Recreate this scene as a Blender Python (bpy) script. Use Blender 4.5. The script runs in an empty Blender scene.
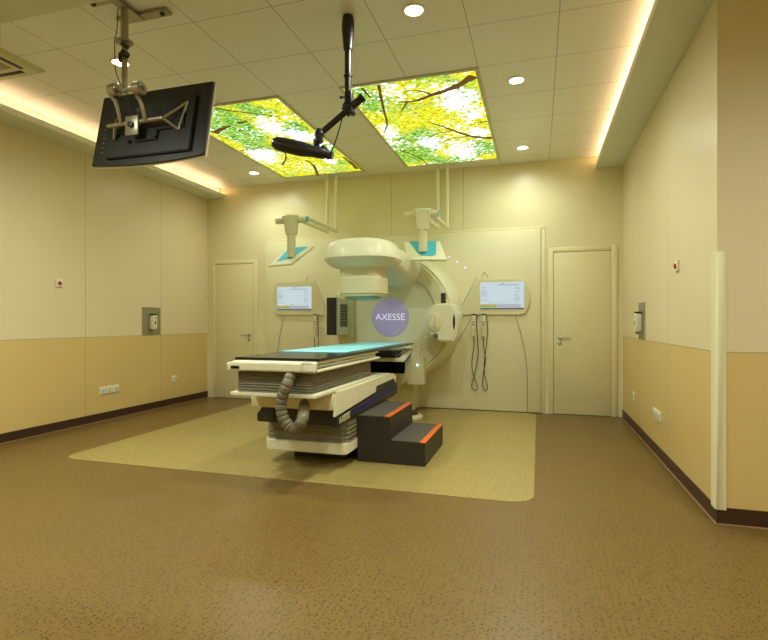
import bpy, bmesh, math, random
from mathutils import Vector, Matrix
random.seed(7)
SC = bpy.context.scene
COL = SC.collection
PI = math.pi

# ------------------------------------------------------------------ helpers
def lin(c):
    return tuple(((v/12.92) if v <= .04045 else ((v+.055)/1.055)**2.4) for v in (c[0]/255, c[1]/255, c[2]/255))

def mat(name, rgb, rough=.5, metal=0., emit=None, strength=0., spec=None, noise=0., nscale=20., coat=0.):
    m = bpy.data.materials.new(name); m.use_nodes = True
    nt = m.node_tree; b = nt.nodes['Principled BSDF']
    c = lin(rgb)
    b.inputs['Base Color'].default_value = (*c, 1)
    b.inputs['Roughness'].default_value = rough
    b.inputs['Metallic'].default_value = metal
    if coat: b.inputs['Coat Weight'].default_value = coat; b.inputs['Coat Roughness'].default_value = .15
    if spec is not None: b.inputs['Specular IOR Level'].default_value = spec
    if emit:
        b.inputs['Emission Color'].default_value = (*lin(emit), 1)
        b.inputs['Emission Strength'].default_value = strength
    else:
        # light procedural grain so that no surface is a flat colour
        tc = nt.nodes.new('ShaderNodeTexCoord'); n = nt.nodes.new('ShaderNodeTexNoise')
        n.inputs['Scale'].default_value = nscale; n.inputs['Detail'].default_value = 3
        nt.links.new(tc.outputs['Object'], n.inputs['Vector'])
        mx = nt.nodes.new('ShaderNodeMix'); mx.data_type = 'RGBA'
        k = noise or .03
        mx.inputs[6].default_value = (*[v*(1-k) for v in c], 1); mx.inputs[7].default_value = (*[min(1, v*(1+k)) for v in c], 1)
        nt.links.new(n.outputs['Fac'], mx.inputs[0]); nt.links.new(mx.outputs[2], b.inputs['Base Color'])
    return m

class NT:
    """small node-building helper"""
    def __init__(s, m): s.t = m.node_tree
    def n(s, typ, **kw):
        nd = s.t.nodes.new(typ)
        for k, v in kw.items(): setattr(nd, k, v)
        return nd
    def l(s, a, b): s.t.links.new(a, b)
    def math(s, op, a, b=None, c=None):
        nd = s.n('ShaderNodeMath', operation=op)
        for i, v in enumerate((a, b, c)):
            if v is None: continue
            if isinstance(v, (int, float)): nd.inputs[i].default_value = v
            else: s.l(v, nd.inputs[i])
        return nd.outputs[0]
    def mix(s, f, a, b):
        nd = s.n('ShaderNodeMix', data_type='RGBA')
        for i, v in ((0, f), (6, a), (7, b)):
            if isinstance(v, (int, float)): nd.inputs[i].default_value = v
            elif isinstance(v, tuple): nd.inputs[i].default_value = (*v, 1)
            else: s.l(v, nd.inputs[i])
        return nd.outputs[2]

def near(q, v, c, w):   # 1 where |v-c| < w
    return q.math('LESS_THAN', q.math('ABSOLUTE', q.math('SUBTRACT', v, c)), w)

def world_xyz(q):
    g = q.n('ShaderNodeNewGeometry'); s = q.n('ShaderNodeSeparateXYZ'); q.l(g.outputs['Position'], s.inputs[0])
    return g, s.outputs[0], s.outputs[1], s.outputs[2]

def finish(name, bm, m, parent=None, smooth=35, origin=None):
    bmesh.ops.remove_doubles(bm, verts=bm.verts, dist=1e-6)
    bmesh.ops.recalc_face_normals(bm, faces=bm.faces)
    me = bpy.data.meshes.new(name)
    root = parent
    while root is not None and root.parent is not None: root = root.parent
    if root is not None: off = Vector(root['_o'])
    elif origin is not None: off = Vector(origin)
    else:
        xs = [v.co for v in bm.verts]
        off = Vector((sum(v.x for v in xs)/len(xs), sum(v.y for v in xs)/len(xs), min(v.z for v in xs)))
    for v in bm.verts: v.co -= off
    bm.to_mesh(me); bm.free()
    ms = m if isinstance(m, (list, tuple)) else [m]
    for k in ms: me.materials.append(k)
    if smooth:
        for p in me.polygons: p.use_smooth = True
        me.set_sharp_from_angle(angle=math.radians(smooth))
    o = bpy.data.objects.new(name, me); COL.objects.link(o)
    if parent is not None: o.parent = parent
    else: o.location = off
    return o

def finish_each(name, bm, m, parent, **k):
    """every separate piece of the mesh becomes a part of its own"""
    bm.verts.index_update(); seen = set(); out = []
    for v in list(bm.verts):
        if v in seen: continue
        isl, st = set(), [v]
        while st:
            w_ = st.pop()
            if w_ in isl: continue
            isl.add(w_)
            for e in w_.link_edges: st.append(e.other_vert(w_))
        seen |= isl
        nb_ = bmesh.new(); mp = {q_: nb_.verts.new(q_.co) for q_ in isl}
        for f in bm.faces:
            if f.verts[0] in isl: nb_.faces.new([mp[q_] for q_ in f.verts])
        out.append(finish(name, nb_, m, parent, **k))
    bm.free(); return out

def tag(o, label, cat=None, group=None):
    if label: o['label'] = label
    if cat: o['category'] = cat
    if group: o['group'] = group
    return o

def thing(name, label, cat, loc, group=None):
    o = bpy.data.objects.new(name, None); COL.objects.link(o); o.location = loc; o['_o'] = tuple(loc)
    o.empty_display_size = .1
    return tag(o, label, cat, group)

def struct(name, bm, m, smooth=35):
    o = finish(name, bm, m, smooth=smooth); o['kind'] = 'structure'; return o

def copy_thing(root, loc, label, group=None, rotz=0):
    r = root.copy(); COL.objects.link(r); r.location = loc; r.rotation_euler = (0, 0, rotz); r['label'] = label
    if group: r['group'] = group
    for ch in [c for c in bpy.data.objects if c.parent == root]:
        c = ch.copy(); COL.objects.link(c); c.parent = r
        for g in [x for x in bpy.data.objects if x.parent == ch]:
            d = g.copy(); COL.objects.link(d); d.parent = c
    return r

def B(): return bmesh.new()

def box(bm, x0, x1, y0, y1, z0, z1, bev=0, seg=2, mi=0):
    t = bmesh.new()
    bmesh.ops.create_cube(t, size=1)
    for v in t.verts:
        v.co = Vector((x0+(v.co.x+.5)*(x1-x0), y0+(v.co.y+.5)*(y1-y0), z0+(v.co.z+.5)*(z1-z0)))
    if bev: bmesh.ops.bevel(t, geom=t.edges[:], offset=bev, segments=seg, affect='EDGES', profile=.5)
    merge(bm, t, mi); return bm

def merge(bm, t, mi=0):
    for f in t.faces: f.material_index = mi
    me = bpy.data.meshes.new('t'); t.to_mesh(me); t.free(); bm.from_mesh(me); bpy.data.meshes.remove(me)

def hexa(bm, pts, bev=0, seg=2, mi=0):
    """8 points: bottom ring of 4 then top ring of 4"""
    t = bmesh.new(); v = [t.verts.new(p) for p in pts]
    for f in ((3, 2, 1, 0), (4, 5, 6, 7), (0, 1, 5, 4), (1, 2, 6, 5), (2, 3, 7, 6), (3, 0, 4, 7)): t.faces.new([v[i] for i in f])
    if bev: bmesh.ops.bevel(t, geom=t.edges[:], offset=bev, segments=seg, affect='EDGES')
    merge(bm, t, mi); return bm

def prism(bm, poly, axis, a0, a1, bev=0, seg=2, mi=0):
    """poly of 2-D points; axis 'y': points are (x,z), 'x': (y,z), 'z': (x,y)"""
    def P(p, a): return {'y': (p[0], a, p[1]), 'x': (a, p[0], p[1]), 'z': (p[0], p[1], a)}[axis]
    t = bmesh.new(); A = [t.verts.new(P(p, a0)) for p in poly]; C = [t.verts.new(P(p, a1)) for p in poly]
    t.faces.new(A); t.faces.new(C[::-1]); n = len(poly)
    for i in range(n): t.faces.new((A[i], C[i], C[(i+1) % n], A[(i+1) % n]))
    if bev: bmesh.ops.bevel(t, geom=t.edges[:], offset=bev, segments=seg, affect='EDGES')
    merge(bm, t, mi); return bm

def loft(bm, rings, caps=True, closed=False):
    t = bmesh.new(); R = [[t.verts.new(p) for p in r] for r in rings]; n = len(R[0]); m = len(R)
    for j in range(m if closed else m-1):
        a, b = R[j], R[(j+1) % m]
        for i in range(n): t.faces.new((a[i], a[(i+1) % n], b[(i+1) % n], b[i]))
    if caps and not closed: t.faces.new(R[0][::-1]); t.faces.new(R[-1])
    merge(bm, t); return bm

def tube(bm, pts, r, seg=12, caps=True):
    """r: a number or one radius per point"""
    pts = [Vector(p) for p in pts]; rs = r if isinstance(r, (list, tuple)) else [r]*len(pts)
    up = None; rings = []
    for i, p in enumerate(pts):
        d = (pts[min(i+1, len(pts)-1)]-pts[max(i-1, 0)]).normalized()
        if up is None: up = d.orthogonal().normalized()
        else: up = (up-d*up.dot(d)).normalized()
        s = d.cross(up)
        rings.append([p+(up*math.cos(2*PI*k/seg)+s*math.sin(2*PI*k/seg))*rs[i] for k in range(seg)])
    return loft(bm, rings, caps)

def smooth_path(pts, n=8):
    pts = [Vector(p) for p in pts]; out = []
    for i in range(len(pts)-1):
        p0, p1, p2, p3 = pts[max(i-1, 0)], pts[i], pts[i+1], pts[min(i+2, len(pts)-1)]
        for k in range(n):
            t = k/n
            out.append(.5*((2*p1)+(p2-p0)*t+(2*p0-5*p1+4*p2-p3)*t*t+(3*p1-p0-3*p2+p3)*t**3))
    out.append(pts[-1]); return out

def lathe(bm, prof, c, axis='z', seg=48, caps=True):
    """prof: (radius, position along axis)"""
    rings = []
    for r, h in prof:
        ring = []
        for k in range(seg):
            a = 2*PI*k/seg; u, v = max(r, 1e-4)*math.cos(a), max(r, 1e-4)*math.sin(a)
            ring.append({'z': (c[0]+u, c[1]+v, c[2]+h), 'y': (c[0]+u, c[1]+h, c[2]+v), 'x': (c[0]+h, c[1]+u, c[2]+v)}[axis])
        rings.append(ring)
    return loft(bm, rings, caps)

def sellipse(cx, cy, rx, ry, z, n=2.6, seg=56):
    out = []
    for k in range(seg):
        a = 2*PI*k/seg; c, s = math.cos(a), math.sin(a)
        out.append((cx+rx*math.copysign(abs(c)**(2/n), c), cy+ry*math.copysign(abs(s)**(2/n), s), z))
    return out

def rrect(x0, x1, y0, y1, r, n=8):
    pts = []
    for cx, cy, a0 in ((x1-r, y1-r, 0), (x0+r, y1-r, PI/2), (x0+r, y0+r, PI), (x1-r, y0+r, 1.5*PI)):
        for k in range(n+1):
            a = a0+k/n*PI/2; pts.append((cx+r*math.cos(a), cy+r*math.sin(a)))
    return pts

def text(name, s, size, loc, rot, m, parent, ext=.001, align='CENTER'):
    cu = bpy.data.curves.new(name, 'FONT'); cu.body = s; cu.size = size; cu.extrude = ext; cu.align_x = align; cu.align_y = 'CENTER'
    tmp = bpy.data.objects.new(name, cu); COL.objects.link(tmp)
    dg = bpy.context.evaluated_depsgraph_get(); me = bpy.data.meshes.new_from_object(tmp.evaluated_get(dg))
    bpy.data.objects.remove(tmp)
    root = parent
    while root.parent is not None: root = root.parent
    M = Matrix.Translation(Vector(loc)-Vector(root['_o'])) @ rot.to_4x4()
    me.transform(M); me.materials.clear(); me.materials.append(m)
    o = bpy.data.objects.new(name, me); COL.objects.link(o); o.parent = parent
    return o

# the room's camera measurements: turns a photo measurement on a known plane into metres
F = 515.; AL = math.atan(154.5/F); CA, SA = math.cos(AL), math.sin(AL); HZ = 322.; EYE = 1.2
def ray(x, y):
    u, v = (x-384)/F, (HZ-y)/F
    return (-SA+u*CA, CA+u*SA, v)
def aty(x, y, Y):
    r = ray(x, y); d = Y/r[1]; return Vector((r[0]*d, Y, EYE+r[2]*d))
def atx(x, y, X):
    r = ray(x, y); d = X/r[0]; return Vector((X, r[1]*d, EYE+r[2]*d))
def atz(x, y, Z):
    r = ray(x, y); d = (Z-EYE)/r[2]; return Vector((r[0]*d, r[1]*d, Z))
def xz(pts, Y): return [(lambda v: (v.x, v.z))(aty(x, y, Y)) for x, y in pts]

# ------------------------------------------------------------------ materials
CREAM = (222, 214, 168)
M = dict(
    cover=mat('machine_cover', (222, 219, 186), .45, coat=.08),
    cover2=mat('machine_cover_warm', (216, 210, 170), .45),
    panelm=mat('machine_back_panel', (224, 219, 180), .42),
    seam=mat('seam_dark', (120, 112, 76), .7),
    door=mat('door_paint', (220, 211, 164), .45),
    frame=mat('door_frame_paint', (224, 216, 172), .45),
    steel=mat('brushed_steel', (190, 184, 160), .34, .7),
    steel2=mat('bracket_steel', (168, 162, 138), .34, .65),
    white=mat('white_plastic', (225, 220, 190), .4),
    black=mat('black_plastic', (22, 20, 18), .4),
    gloss=mat('gloss_black', (14, 14, 15), .18),
    bellows=mat('bellows_rubber', (118, 112, 88), .55),
    dark=mat('dark_composite', (40, 36, 28), .5),
    tray=mat('tray_plastic', (224, 221, 190), .75),
    knob=mat('knob_grey', (96, 94, 78), .5),
    tread=mat('grey_rubber_tread', (76, 72, 62), .55, noise=.08, nscale=90),
    orange=mat('orange_edge', (212, 98, 24), .45),
    teal=mat('teal_cover', (74, 182, 206), .75),
    mattress=mat('teal_mat', (150, 228, 240), .38),
    matline=mat('mat_seam', (190, 225, 215), .5),
    grey=mat('grey_backplate', (150, 145, 112), .4, .3),
    red=mat('red_button', (170, 30, 28), .35),
    edge=mat('bright_edge_trim', (228, 222, 190), .35),
    base=mat('baseboard_brown', (62, 40, 24), .4),
    basel=mat('floor_edge_strip', (170, 130, 100), .4),
    blue=mat('blue_strip', (14, 12, 90), .6),
    letter=mat('pale_lettering', (226, 220, 180), .5),
    lilac=mat('lilac_disc', (140, 134, 160), .6, emit=(150, 142, 178), strength=.17),
    lilact=mat('lilac_letters', (230, 225, 250), .5, emit=(225, 215, 255), strength=.22),
    led=mat('led_green', (180, 255, 230), .5, emit=(160, 255, 230), strength=1.2),
    ledv=mat('led_violet', (200, 185, 240), .5, emit=(190, 175, 240), strength=.5),
    hose=mat('hose_rubber', (110, 102, 76), .5),
    window=mat('collimator_window', (110, 140, 105), .12, coat=.6),
    lamp=mat('downlight_lens', (255, 240, 235), .5, emit=(255, 240, 228), strength=6),
    cove=mat('cove_led', (255, 225, 190), .5, emit=(255, 204, 168), strength=5.8),
    screen=mat('screen_glow', (70, 74, 78), .3, emit=(206, 224, 232), strength=.36),
    stext=mat('screen_text_grey', (70, 74, 78), .5, emit=(130, 148, 156), strength=0.21),
    syel=mat('screen_yellow', (70, 74, 78), .5, emit=(240, 190, 60), strength=0.25),
    sgrn=mat('screen_green', (70, 74, 78), .5, emit=(150, 215, 90), strength=0.25),
    sblu=mat('screen_blue', (70, 74, 78), .5, emit=(60, 80, 130), strength=0.17),
    spnk=mat('screen_pink', (70, 74, 78), .5, emit=(214, 208, 218), strength=0.25),
    ac=mat('cassette_plastic', (206, 204, 160), .45),
    slot=mat('vent_slot', (48, 46, 30), .6),
)

def wall_mat(name, seams_axis, seams, up, low, split=1.02):
    m = bpy.data.materials.new(name); m.use_nodes = True; q = NT(m); b = m.node_tree.nodes['Principled BSDF']
    g, X, Y, Z = world_xyz(q)
    a = {'x': X, 'y': Y}[seams_axis]
    n = q.n('ShaderNodeTexNoise'); n.inputs['Scale'].default_value = 1.3; q.l(g.outputs['Position'], n.inputs['Vector'])
    cu, cl = lin(up), lin(low)
    upc = q.mix(n.outputs['Fac'], tuple(v*.96 for v in cu), tuple(min(1, v*1.04) for v in cu))
    lowc = q.mix(n.outputs['Fac'], tuple(v*.95 for v in cl), tuple(min(1, v*1.05) for v in cl))
    c = q.mix(q.math('GREATER_THAN', Z, split), lowc, upc) if split else upc
    line = None
    for s in seams:
        k = near(q, a, s, .004); line = k if line is None else q.math('MAXIMUM', line, k)
    if split:
        k = near(q, Z, split, .0035); line = k if line is None else q.math('MAXIMUM', line, k)
    if line is not None: c = q.mix(q.math('MULTIPLY', line, .55), c, tuple(v*.3 for v in cu))
    q.l(c, b.inputs['Base Color']); b.inputs['Roughness'].default_value = .5 if 'return' in name else .33; b.inputs['Specular IOR Level'].default_value = .45
    return m

UP, LOW = (222, 207, 168), (213, 184, 118)
M['wl'] = wall_mat('wall_panels_left', 'y', (.95, 2.2, 3.49, 4.77, 6.03), UP, LOW)
M['wr'] = wall_mat('wall_panels_right', 'y', (4.74, 6.02), UP, LOW)
M['wf'] = wall_mat('wall_panels_return', 'x', (2.3,), UP, LOW)
M['wb'] = wall_mat('wall_back_paint', 'x', (-2.02, -.99), (224, 216, 172), LOW, None)

# floor: speckled vinyl
def floor_mat(name, base, alt, fleck, dens=.5):
    m = bpy.data.materials.new(name); m.use_nodes = True; q = NT(m); b = m.node_tree.nodes['Principled BSDF']
    g, X, Y, Z = world_xyz(q)
    n = q.n('ShaderNodeTexNoise'); n.inputs['Scale'].default_value = 1.1; n.inputs['Detail'].default_value = 2; q.l(g.outputs['Position'], n.inputs['Vector'])
    n2 = q.n('ShaderNodeTexNoise'); n2.inputs['Scale'].default_value = 70; n2.inputs['Detail'].default_value = 2; q.l(g.outputs['Position'], n2.inputs['Vector'])
    c = q.mix(n.outputs['Fac'], lin(base), lin(alt))
    c = q.mix(q.math('MULTIPLY', n2.outputs['Fac'], .22), c, tuple(v*.55 for v in lin(base)))
    for sc, sx, sy, th, amt in ((58, .6, 1.35,   .0045, .92), (58, 1.35, .6, .0045, .8), (85, 1, 1, .0030, .5)):
        mp = q.n('ShaderNodeMapping'); mp.inputs['Scale'].default_value = (sx, sy, 1); mp.inputs['Location'].default_value = (sc*.37, sx*3.1, 0)
        q.l(g.outputs['Position'], mp.inputs['Vector'])
        v = q.n('ShaderNodeTexVoronoi', voronoi_dimensions='2D', feature='F1'); v.inputs['Scale'].default_value = sc; q.l(mp.outputs[0], v.inputs['Vector'])
        sp = q.n('ShaderNodeSeparateColor'); q.l(v.outputs['Color'], sp.inputs[0])
        f = q.math('MULTIPLY', q.math('LESS_THAN', v.outputs['Distance'], .19), q.math('LESS_THAN', sp.outputs[0], dens))
        c = q.mix(q.math('MULTIPLY', f, amt), c, lin(fleck))
    q.l(c, b.inputs['Base Color'])
    b.inputs['Roughness'].default_value = .33; b.inputs['Specular IOR Level'].default_value = .38
    bp = q.n('ShaderNodeBump'); bp.inputs['Strength'].default_value = .04; q.l(n2.outputs['Fac'], bp.inputs['Height']); q.l(bp.outputs[0], b.inputs['Normal'])
    return m
M['floor'] = floor_mat('speckled_brown_vinyl', (112, 86, 44), (121, 96, 49), (48, 22, 2), .42)
M['inlay'] = floor_mat('speckled_tan_vinyl', (158, 139, 80), (166, 147, 86), (84, 54, 8), .34)

# ceiling tiles
m = bpy.data.materials.new('ceiling_tiles'); m.use_nodes = True; q = NT(m); b = m.node_tree.nodes['Principled BSDF']
g, X, Y, Z = world_xyz(q)
def grid(v, o, s, w):
    f = q.math('FRACT', q.math('DIVIDE', q.math('SUBTRACT', v, o), s))
    return q.math('LESS_THAN', q.math('MINIMUM', f, q.math('SUBTRACT', 1, f)), w/s)
line = q.math('MAXIMUM', grid(X, -1.1-6.185, .6185, .0035), grid(Y, 3.713-6.14, .614, .003))
n = q.n('ShaderNodeTexNoise'); n.inputs['Scale'].default_value = .8; q.l(g.outputs['Position'], n.inputs['Vector'])
cc = lin((228, 230, 218))
c = q.mix(n.outputs['Fac'], tuple(v*.95 for v in cc), tuple(v*1.05 for v in cc))
c = q.mix(q.math('MULTIPLY', line, .6), c, lin((92, 86, 62)))
q.l(c, b.inputs['Base Color']); b.inputs['Roughness'].default_value = .3; b.inputs['Specular IOR Level'].default_value = .5
M['ceil'] = m
M['soffit'] = mat('soffit_paint', (214, 220, 202), .5, noise=.02, nscale=2)

# backlit leaf print
def foliage(name, seed, whites, greens):
    m = bpy.data.materials.new(name); m.use_nodes = True; q = NT(m); nt = m.node_tree
    nt.nodes.remove(nt.nodes['Principled BSDF']); out = nt.nodes['Material Output']
    tc = q.n('ShaderNodeTexCoord'); mp = q.n('ShaderNodeMapping'); mp.inputs['Location'].default_value = (seed, seed*1.7, 0); q.l(tc.outputs['Object'], mp.inputs['Vector'])
    wob = q.n('ShaderNodeTexNoise'); wob.inputs['Scale'].default_value = 12; wob.inputs['Detail'].default_value = 4; q.l(mp.outputs[0], wob.inputs['Vector'])
    vm = q.n('ShaderNodeVectorMath', operation='MULTIPLY_ADD'); q.l(wob.outputs['Color'], vm.inputs[0]); vm.inputs[1].default_value = (.07, .07, 0); q.l(mp.outputs[0], vm.inputs[2])
    v = q.n('ShaderNodeTexVoronoi', voronoi_dimensions='2D'); v.inputs['Scale'].default_value = 42; q.l(vm.outputs[0], v.inputs['Vector'])
    sp = q.n('ShaderNodeSeparateColor'); q.l(v.outputs['Color'], sp.inputs[0])
    big = q.n('ShaderNodeTexNoise'); big.inputs['Scale'].default_value = 1.5; big.inputs['Detail'].default_value = 2.5; q.l(mp.outputs[0], big.inputs['Vector'])
    def ramp(fac, stops):
        r = q.n('ShaderNodeValToRGB'); q.l(fac, r.inputs[0]); e = r.color_ramp.elements
        while len(e) < len(stops): e.new(.5)
        for el, (p, cl) in zip(e, stops): el.position = p; el.color = (*lin(cl), 1)
        return r.outputs[0]
    yel = ramp(sp.outputs[0], [(0, (150, 150, 20)), (.2, (238, 226, 30)), (.5, (206, 222, 30)), (.75, (255, 246, 90)), (.88, (236, 220, 40)), (1, (120, 165, 20))])
    grn = ramp(sp.outputs[0], [(0, (50, 120, 40)), (.3, (120, 190, 40)), (.55, (190, 215, 50)), (.75, (80, 165, 90)), (1, (225, 238, 150))])
    gm = q.n('ShaderNodeMapRange'); gm.inputs[1].default_value = .42; gm.inputs[2].default_value = .58
    b2 = q.n('ShaderNodeTexNoise'); b2.inputs['Scale'].default_value = 1.9; mp2 = q.n('ShaderNodeMapping'); mp2.inputs['Location'].default_value = (7.3, 2.2, 0)
    q.l(mp.outputs[0], mp2.inputs[0]); q.l(mp2.outputs[0], b2.inputs['Vector']); q.l(b2.outputs['Fac'], gm.inputs[0])
    c = q.mix(gm.outputs[0], yel, grn)
    dk = q.n('ShaderNodeTexNoise'); dk.inputs['Scale'].default_value = 38; dk.inputs['Detail'].default_value = 4; q.l(mp.outputs[0], dk.inputs['Vector'])
    dm = q.n('ShaderNodeMapRange'); q.l(dk.outputs['Fac'], dm.inputs[0]); dm.inputs[1].default_value = .56; dm.inputs[2].default_value = .70; dm.inputs[4].default_value = .75
    c = q.mix(dm.outputs[0], c, lin((120, 130, 20)))
    def blobs(lst):
        o_ = None
        for bx_, by_, br in lst:
            m_ = q.n('ShaderNodeVectorMath', operation='SUBTRACT'); q.l(tc.outputs['Object'], m_.inputs[0]); m_.inputs[1].default_value = (bx_, by_, 0)
            m2 = q.n('ShaderNodeVectorMath', operation='MULTIPLY'); q.l(m_.outputs[0], m2.inputs[0]); m2.inputs[1].default_value = (1/br, .55/br, 0)
            m3 = q.n('ShaderNodeVectorMath', operation='LENGTH'); q.l(m2.outputs[0], m3.inputs[0])
            k_ = q.math('MAXIMUM', q.math('SUBTRACT', 1, m3.outputs['Value']), 0)
            o_ = k_ if o_ is None else q.math('MAXIMUM', o_, k_)
        return o_
    q.l(q.math('ADD', b2.outputs['Fac'], q.math('MULTIPLY', q.math('SUBTRACT', blobs(greens), .25), .3)), gm.inputs[0])
    # white sky in patches and in small gaps between leaves
    mid = q.n('ShaderNodeTexNoise'); mid.inputs['Scale'].default_value = 17; mid.inputs['Detail'].default_value = 5; mid.inputs['Roughness'].default_value = .7; q.l(mp.outputs[0], mid.inputs['Vector'])
    sky = q.math('ADD', q.math('ADD', q.math('MULTIPLY', big.outputs['Fac'], .5), q.math('MULTIPLY', mid.outputs['Fac'], 1.1)), q.math('MULTIPLY', blobs(whites), .27))
    sr = q.n('ShaderNodeMapRange'); q.l(sky, sr.inputs[0]); sr.inputs[1].default_value = .89; sr.inputs[2].default_value = .99
    c = q.mix(sr.outputs[0], c, (1.7, 2.0, 2.05))
    em = q.n('ShaderNodeEmission'); q.l(c, em.inputs[0]); em.inputs[1].default_value = .54
    q.l(em.outputs[0], out.inputs[0]); return m

# ------------------------------------------------------------------ room shell
XL, XR, YB, YF = -5.08, 1.02, 7.09, -2.0
YR = 3.51; XO = 2.7; ZS = 3.16; ZC = 3.32; YS = 2.52
struct('floor', box(B(), XL-.15, XO+.15, YF-.15, YB+.15, -.1, 0), M['floor'])
struct('floor_inlay', prism(B(), rrect(-4.05, -.03, 3.53, 7.075, .17), 'z', .0005, .0025), M['inlay'])
struct('wall_left', box(B(), XL-.15, XL, YF-.15, YB+.15, 0, 3.5), M['wl'])
struct('wall_right', box(B(), XR, XR+.1, YR, YB+.15, 0, 3.5), M['wr'])
struct('wall_front_right', box(B(), XR+.0005, XO, YR-.0005, YR+.12, 0, 3.5), M['wf'])
struct('wall_back', box(B(), XL, XR, YB, YB+.15, 0, 3.5), M['wb'])
struct('wall_far_right', box(B(), XO, XO+.15, YF-.15, YR+.12, 0, 3.5), M['wl'])
struct('wall_front', box(B(), XL, XO, YF-.15, YF, 0, 3.5), M['wf'])
struct('ceiling', box(B(), -4.84, .78, YS, YB, ZC, 3.5), M['ceil'])
bm = B(); box(bm, XL, XO, YF, YS, ZS, 3.5); box(bm, XR, XO, YS, YR, ZS, 3.5)
struct('ceiling_front', bm, M['soffit'])
bm = B(); box(bm, XL, -4.76, YS, YB, ZS, 3.222); box(bm, XL, -4.84, YS, YB, 3.222, 3.5)
struct('trim_1', bm, M['soffit'])
bm = B(); box(bm, .70, XR, YS, YB, ZS, 3.222); box(bm, .78, XR, YS, YB, 3.222, 3.5)
struct('trim_2', bm, M['soffit'])
# short drop of the bulkhead at the left edge of the view
p = atz(1.5, 44, 3.02)
struct('trim_3', box(B(), p.x-.5, p.x+.0, 1.9, p.y, 3.02, ZS), M['door'])
# skirting: dark recessed toe band with a thin pale line on the floor
def base(nm, x0, x1, y0, y1, lx0, lx1, ly0, ly1):
    o = struct(nm, box(B(), x0, x1, y0, y1, 0, .098), M['base'])
    s = finish('floor_strip', box(B(), lx0, lx1, ly0, ly1, 0, .004), M['basel']); s['kind'] = 'structure'
base('baseboard_left', XL, XL+.006, YF, YB, XL+.006, XL+.012, YF, YB)
base('baseboard_right', XR-.006, XR, YR-.006, YB, XR-.012, XR-.006, YR-.012, YB)
base('baseboard_front_right', XR, XO, YR-.006, YR, XR, XO, YR-.012, YR-.006)

# cove LED strips
for nm, x0, x1, lab in (('left', -4.815, -4.795, 'warm white LED strip hidden in the left ceiling cove'), ('right', .735, .755, 'warm white LED strip hidden in the right ceiling cove')):
    o = finish('cove_light_strip', box(B(), x0, x1, 2.56, YB-.03, 3.2225, 3.2325), M['cove'])
    tag(o, lab, 'cove light')

# doors
def door(n, x0, x1, ztop, fx0, fx1, fz, hx, hdir, lock):
    bm = B(); y0 = YB-.02
    box(bm, fx0, x0, y0, YB, 0, fz, .006); box(bm, x1, fx1, y0, YB, 0, fz, .006); box(bm, x0-.01, x1+.01, y0, YB, ztop, fz, .006)
    fr = struct('trim_%d' % (3+n), bm, M['frame'])
    o = finish('door_%d' % n, box(B(), x0+.004, x1-.004, YB-.016, YB, .006, ztop-.004, .002), M['door'], origin=(x0, YB, 0)); o['kind'] = 'structure'; o['_o'] = (x0, YB, 0)
    g = finish('door_gap', box(B(), x0, x1, YB-.004, YB, 0, ztop), M['slot'], o)
    h = B(); tube(h, [(hx, YB-.016, 1.0), (hx, YB-.062, 1.0)], .011)
    tube(h, smooth_path([(hx, YB-.06, 1.0), (hx+hdir*.05, YB-.064, 1.002), (hx+hdir*.125, YB-.06, .996)], 5), .009)
    lathe(h, [(.026, 0), (.026, -.008)], (hx, YB-.016, 1.0), 'y', 20)
    h1 = finish('door_handle', h, M['steel'], o)
    if lock: finish('lock', lathe(B(), [(.024, 0), (.024, -.008), (.012, -.012)], (hx, YB-.016, .925), 'y', 20), M['steel'], o)
    o['_o'] = (x0, YB, 0)
door(1, .188, .882, 2.11, .126, .952, 2.17, .262, 1, True)
door(2, -4.931, -4.246, 2.11, -4.977, -4.168, 2.165, -4.31, -1, True)

# trim frame around the machine wall
bm = B()
for (x0, x1, z0, z1) in ((-4.03, -3.985, 0, 2.425), (.03, .085, 0, 2.425), (-4.03, .085, 2.425, 2.46)): box(bm, x0, x1, YB-.012, YB, z0, z1, .003)
struct('trim_6', bm, M['frame'])

# corner guard
G = B(); R = .012
prof = [(XR-R, 3.585), (XR-R, YR-.002), (XR-.003, YR-R), (XR+.045, YR-R), (XR+.045, YR-.001), (XR-.001, YR-.001), (XR-.001, 3.585)]
prism(G, prof, 'z', .085, 1.617, .0015, 1)
tag(finish('corner_guard', G, mat('corner_guard_plastic', (226, 220, 178), .4)), 'pale vertical plastic guard on the right wall outer corner', 'corner guard')

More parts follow.
